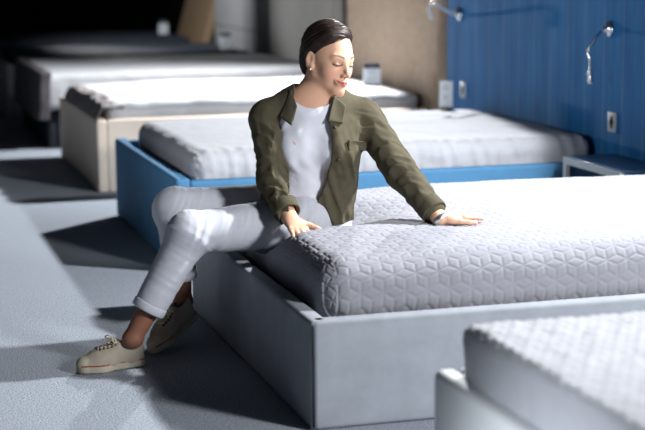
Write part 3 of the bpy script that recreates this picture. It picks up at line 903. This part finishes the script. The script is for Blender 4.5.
def jacket_f(P):
    d = jk(P)
    ra = np.minimum(np.linalg.norm(P - Rel, axis=1), 1)
    arm_r = limbfold(P, Rsh, Rel, 1) + limbfold(P, Rel, JR[2][0], 2); arm_l = limbfold(P, Lsh, Lel, 3) + limbfold(P, Lel, JL[2][0], 5)
    tor = np.clip((.075 - np.abs((P - CH) @ LD) ) / .02 + 4, 0, 1) * folds(P, A2, 8)
    d = d - .0058 * (arm_r + arm_l) - .0130 * tor * np.clip((.84 - P[:, 2]) / .1, 0.1, 1) - .0018 * vnoise(P, 38, 12)
    q = np.stack([P @ SD, P[:, 2]], 1)
    op = poly_sd(q, OPEN)
    frontal = -((P - CH) @ FD + .01)
    # sleeves are never cut by the front opening
    sl = 1e9
    for J in (JR, JL):
        for (a, r_a), (b, r_b) in zip(J, J[1:]):
            ab = b - a; t = np.clip((P - a) @ ab / (ab @ ab), 0, 1); sl = np.minimum(sl, np.linalg.norm(P - a - t[:, None] * ab, axis=1) - (r_a + (r_b - r_a) * t) - .006)
    sl = np.where((P @ SD < Rsh @ SD + .075) | (P @ SD > Lsh @ SD - .075), sl, 1e9)
    cutter = np.maximum(np.maximum(op, frontal), -sl)
    d = smax(d, -cutter, .004)
    Q = P - (NB + (0, 0, .045)); d = smax(d, .061 - np.linalg.norm(Q, axis=1), .006)
    # hem: lower at the back, curving up to the front edge
    hem = .452 + .05 * np.clip((P @ FD - PE @ FD) / .15, 0, 1) * 0 + .0 * P[:, 0]
    return np.maximum(d, hem - P[:, 2] + .004 * vnoise(P, 14, 20))
JV, JF = sdf_mesh(jacket_f, (.02, .56, .43), (.70, 1.24, .98), .0034)
jo = obj('jacket', (JV, JF), M['olive'], PERSON)

def cloth_slab(quad, th, name, mt, parent, bulge=.0, nu=12, nv=12):
    """softly bulging piece of cloth spanned by four corners, with thickness"""
    a, b, c, d = [np.array(v, float) for v in quad]
    n = unit(np.cross(b - a, d - a)); V = []
    for sgn in (1, -1):
        for i in range(nu + 1):
            for j in range(nv + 1):
                u, v = i / nu, j / nv
                p = (a * (1 - u) + b * u) * (1 - v) + (d * (1 - u) + c * u) * v
                V.append(p + n * (bulge * math.sin(PI * u) * math.sin(PI * v) + sgn * th / 2))
    m = (nu + 1) * (nv + 1); F = []
    for i in range(nu):
        for j in range(nv):
            k = i * (nv + 1) + j
            F.append((k, k + nv + 1, k + nv + 2, k + 1)); F.append((m + k, m + k + 1, m + k + nv + 2, m + k + nv + 1))
    rim = [i * (nv + 1) for i in range(nu + 1)] + [nu * (nv + 1) + j for j in range(1, nv + 1)] + [i * (nv + 1) + nv for i in range(nu - 1, -1, -1)] + [j for j in range(nv - 1, 0, -1)]
    for p, q in zip(rim, rim[1:] + rim[:1]): F.append((p, m + p, m + q, q))
    return obj(name, (V, F), mt, parent)

VD = np.array((-.284, -.959, 0.))
def on_front(sc, z, off=.004):
    P = sc * SD + np.outer(np.linspace(-1.20, -.60, 240), VD); P[:, 2] = z
    d = jk(P); k = np.nonzero(d < 0)[0]
    base = P[k[-1]] if len(k) else P[120]
    return base + VD * off
def patch(cs, off=.004):
    return [on_front(a, b, off) for a, b in cs]
for q, nm in (([(-.070, .925), (-.108, .835), (-.068, .808), (-.050, .872)], 'collar'), ([(.078, .905), (.118, .868), (.106, .812), (.056, .820)], 'collar')):
    cloth_slab(patch(q, .009), .007, nm, M['olive'], jo, .006)
cloth_slab(patch([(.125, .757), (.187, .745), (.187, .712), (.125, .722)], .007), .005, 'pocket_flap', M['olive'], jo, .003)
for zz, ss in ((.80, .067), (.69, .078), (.60, .055)):
    p = on_front(ss + .012, zz, .006)
    obj('button', tube([p - VD * .003, p + VD * .004], [.0062, .0056], 12), M['button'], jo)

# rolled cuffs
for J, w in ((JR, Rwr), (JL, Lwr)):
    ax = unit(J[2][0] - J[1][0]); c = J[2][0]
    prof = [(.034, -.030), (.0455, -.030), (.0475, -.012), (.0470, .012), (.0450, .018), (.0405, .016), (.034, .006)]
    e1 = unit(np.cross(ax, (0, 0, 1.))); e2 = np.cross(ax, e1); V = []; F = []; n = 36
    for (r_, h_) in prof:
        for k in range(n):
            t = 2 * PI * k / n
            V.append(c + ax * h_ + r_ * (1 + .03 * math.sin(3 * t + h_ * 90)) * (math.cos(t) * e1 + math.sin(t) * e2))
    for i in range(len(prof)):
        i2 = (i + 1) % len(prof)
        for k in range(n):
            F.append((i * n + k, i * n + (k + 1) % n, i2 * n + (k + 1) % n, i2 * n + k))
    obj('cuff', (V, F), M['olive'], jo)

# trousers
tr = Sdf()
tr.cone(PE + (0, 0, .03), PE + (0, 0, -.01), .150, .150, .03, flat=.85, axis=FD)
for hp, kn, an in ((Lhip, Lkn, Lan), (Rhip, Rkn, Ran)):
    hm = kn + (an - kn) * .72
    tr.cone(PE, hp, .115, .095, .03); tr.cone(hp, kn, .090, .071, .02); tr.cone(kn, hm, .068, .056, .02)
    tr.ell(kn + (-.004, 0, .002), (.067, .067, .067), .03)
def tro_f(P):
    d = tr(P)
    wr_ = 0
    for hp, kn, an, sd in ((Lhip, Lkn, Lan, 31), (Rhip, Rkn, Ran, 41)):
        for a, b, s2 in ((hp, kn, 0), (kn, kn + (an - kn) * .7, 4)):
            ax = unit(b - a); t = (P - a) @ ax; L = np.linalg.norm(b - a); w = P - a - t[:, None] * ax
            m = np.clip((t + .04) / .05, 0, 1) * np.clip((L + .05 - t) / .05, 0, 1) * np.clip((.115 - np.linalg.norm(w, axis=1)) / .02, 0, 1)
            g = np.stack([t * 40 + w[:, 2] * 20 + w[:, 0] * 8, w[:, 1] * 8, w[:, 2] * 7 + w[:, 0] * 7], 1)
            near = (.45 if s2 == 0 else .15) + 1.0 * np.exp(-(np.linalg.norm(P - kn, axis=1) / .09) ** 2) + .5 * np.exp(-(np.linalg.norm(P - hp, axis=1) / .12) ** 2)
            wr_ = wr_ + m * near * (.7 - 1.9 * np.abs(vnoise(g, 1., sd + s2)) + .5 * vnoise(g * 1.8, 1., sd + s2 + 1))
        hm = kn + (an - kn) * .74; ax = unit(an - kn)
        cutp = (P - hm) @ ax
        sel = np.linalg.norm(P - hm, axis=1) < .11
        d = np.where(sel, np.maximum(d, cutp), d)
        # hollow hem
        w = P - hm; w = w - (w @ ax)[:, None] * ax
        d = np.where(sel, smax(d, .048 - np.linalg.norm(w, axis=1) - 2 * np.maximum(-cutp - .03, 0), .003), d)
    d = d - .0045 * wr_
    return np.maximum(d, P[:, 2] - .60)
QV, QF = sdf_mesh(tro_f, (-.42, .74, .12), (.46, 1.24, .62), .0034)
tro = obj('trousers', (QV, QF), M['denim'], PERSON)
for hp, kn, an in ((Lhip, Lkn, Lan), (Rhip, Rkn, Ran)):
    hm = kn + (an - kn) * .735; ax = unit(an - kn); e1 = unit(np.cross(ax, (0, 1., .1))); e2 = np.cross(ax, e1)
    V = []; F = []; n = 40; prof = [(.0575, -.028), (.0592, -.024), (.0592, -.002), (.0570, .002), (.0520, .000), (.0520, -.028)]
    for (r_, h_) in prof:
        for k in range(n):
            t = 2 * PI * k / n; V.append(hm + ax * h_ + r_ * (math.cos(t) * e1 + math.sin(t) * e2))
    for i in range(len(prof)):
        i2 = (i + 1) % len(prof)
        for k in range(n): F.append((i * n + k, i * n + (k + 1) % n, i2 * n + (k + 1) % n, i2 * n + k))
    obj('hem', (V, F), M['denim'], tro)

def W_geo(g, W): return W(g[0]), g[1]
# sneakers: local frame x forward, y to her left, z up
def sneaker(heel, fwd, up, side):
    f = unit(fwd); u = np.array(up, float); u = unit(u - f * (u @ f)); l = np.cross(u, f)
    R3 = np.stack([f, l, u]); W = lambda p: np.array(heel) + np.asarray(p, float) @ R3
    so = Sdf()
    def sole_f(P):
        z = P[:, 2]; Q = P.copy(); Q[:, 2] = 0
        d = 9.
        for a, b, ra, rb in (((.034, 0), (.10, .002 * side), .033, .031), ((.10, .002 * side), (.168, .005 * side), .031, .043), ((.168, .005 * side), (.212, .003 * side), .043, .034)):
            a = np.array(a); b = np.array(b); ab = b - a; t = np.clip((P[:, :2] - a) @ ab / (ab @ ab), 0, 1)
            d = smin(d, np.linalg.norm(P[:, :2] - a - t[:, None] * ab, axis=1) - (ra + (rb - ra) * t), .02) if not np.isscalar(d) else np.linalg.norm(P[:, :2] - a - t[:, None] * ab, axis=1) - (ra + (rb - ra) * t)
        return smax(d, np.maximum(-z, z - .031), .006)
    V, F = sdf_mesh(sole_f, (-.02, -.07, -.02), (.27, .07, .06), .0030)
    root = obj('shoe', (np.zeros((0, 3)), []), M['canvas'], PERSON) if False else None
    up_ = Sdf()
    up_.cone((.038, 0, .03), (.036, 0, .078), .033, .030, .01)
    up_.cone((.075, 0, .055), (.150, .003 * side, .040), .036, .036, .03)
    up_.cone((.15, .004 * side, .034), (.212, .003 * side, .026), .038, .030, .02)
    up_.cone((.07, 0, .03), (.17, .003 * side, .03), .031, .040, .02)
    up_.cone((.100, 0, .085), (.118, 0, .070), .020, .022, .02, flat=.5, axis=(1, 0, 1))
    def upper_f(P):
        d = up_(P)
        q = (P - np.array((.050, 0, .115))) / np.array((.044, .0275, .062))
        hole = (np.linalg.norm(q, axis=1) - 1) * .028
        return np.maximum(smax(d, -hole, .003), .012 - P[:, 2]) - .0008 * vnoise(P, 60, 3)
    UV, UF = sdf_mesh(upper_f, (-.02, -.07, 0), (.27, .07, .13), .0030)
    shoe = obj('shoe', (W(UV), UF), M['canvas'], PERSON)
    so_ = obj('sole', (W(V), F), [M['rubber'], M['stripe']], shoe)
    zc = V[F].mean(1)[:, 2]; idx = ((zc > .0245) & (zc < .029)).astype(np.int32)
    so_.data.polygons.foreach_set('material_index', idx)
    tc_ = Sdf(); tc_.cone((.19, .003 * side, .028), (.216, .003 * side, .024), .036, .031, .02)
    CV, CF = sdf_mesh(lambda P: np.maximum(np.maximum(tc_(P), .188 + .5 * np.abs(P[:, 1]) ** 1.2 * .6 - P[:, 0]), .015 - P[:, 2]), (.15, -.06, 0), (.27, .06, .09), .0030)
    obj('toe_cap', (W(CV), CF), M['rubber'], shoe)
    gs = []
    def top(x, y):                                   # height of the upper at (x, y)
        zz = np.linspace(.12, .02, 60); v = up_(np.stack([np.full(60, x), np.full(60, y), zz], 1))
        k = np.argmax(v < 0); return zz[k]
    for i, x in enumerate((.112, .126, .140, .154, .168)):
        for sgn in (1, -1):
            ys = np.linspace(-.019, .019, 7); xs = x + sgn * .006 * ys / .019
            gs.append(tube([(a, b, top(a, b) + .003) for a, b in zip(xs, ys)], .0023, 6))
    for sgn in (1, -1):
        c = np.array((.108, sgn * .012, top(.108, 0) + .006))
        gs.append(tube(spline([c, c + (.014, sgn * .010, .012), c + (.020, sgn * .024, .004), c + (.008, sgn * .020, -.004), c], 20), .0022, 6))
        gs.append(tube(spline([c, c + (.016, sgn * .006, .004), c + (.034, sgn * .016, -.004)], 10), .0022, 6))
    for x in (.112, .126, .140, .154, .168):
        for sg in (1, -1):
            obj('eyelet', W_geo(tube([(x, sg * .0205, top(x, sg * .0205) - .001), (x, sg * .0205, top(x, sg * .0205) + .0022)], .0042, 8), W), M['eyelet_dark'], shoe)
    LV, LF = join(*gs)
    obj('laces', (W(LV), LF), M['lace'], shoe)
    return shoe
sneaker((-.328, .922, .002), (-.235, -.045, 0), (0, 0, 1), 1)
sneaker((-.100, 1.155, .105), (-.180, -.130, -.095), (-.28, -.12, .9), -1)

# bracelet on the left wrist
ax = unit(Lwr - Lel); c = Lwr + ax * .012; e1 = unit(np.cross(ax, (0, 0, 1.))); e2 = np.cross(ax, e1)
V = []; F = []; n = 36
for (r_, h_) in ((.0275, -.009), (.0300, -.009), (.0305, 0), (.0300, .009), (.0275, .009)):
    for k in range(n):
        t = 2 * PI * k / n; V.append(c + ax * h_ + r_ * (math.cos(t) * e1 + math.sin(t) * e2))
for i in range(5):
    for k in range(n): F.append((i * n + k, i * n + (k + 1) % n, ((i + 1) % 5) * n + (k + 1) % n, ((i + 1) % 5) * n + k))
obj('bracelet', (V, F), M['silver'], PERSON)
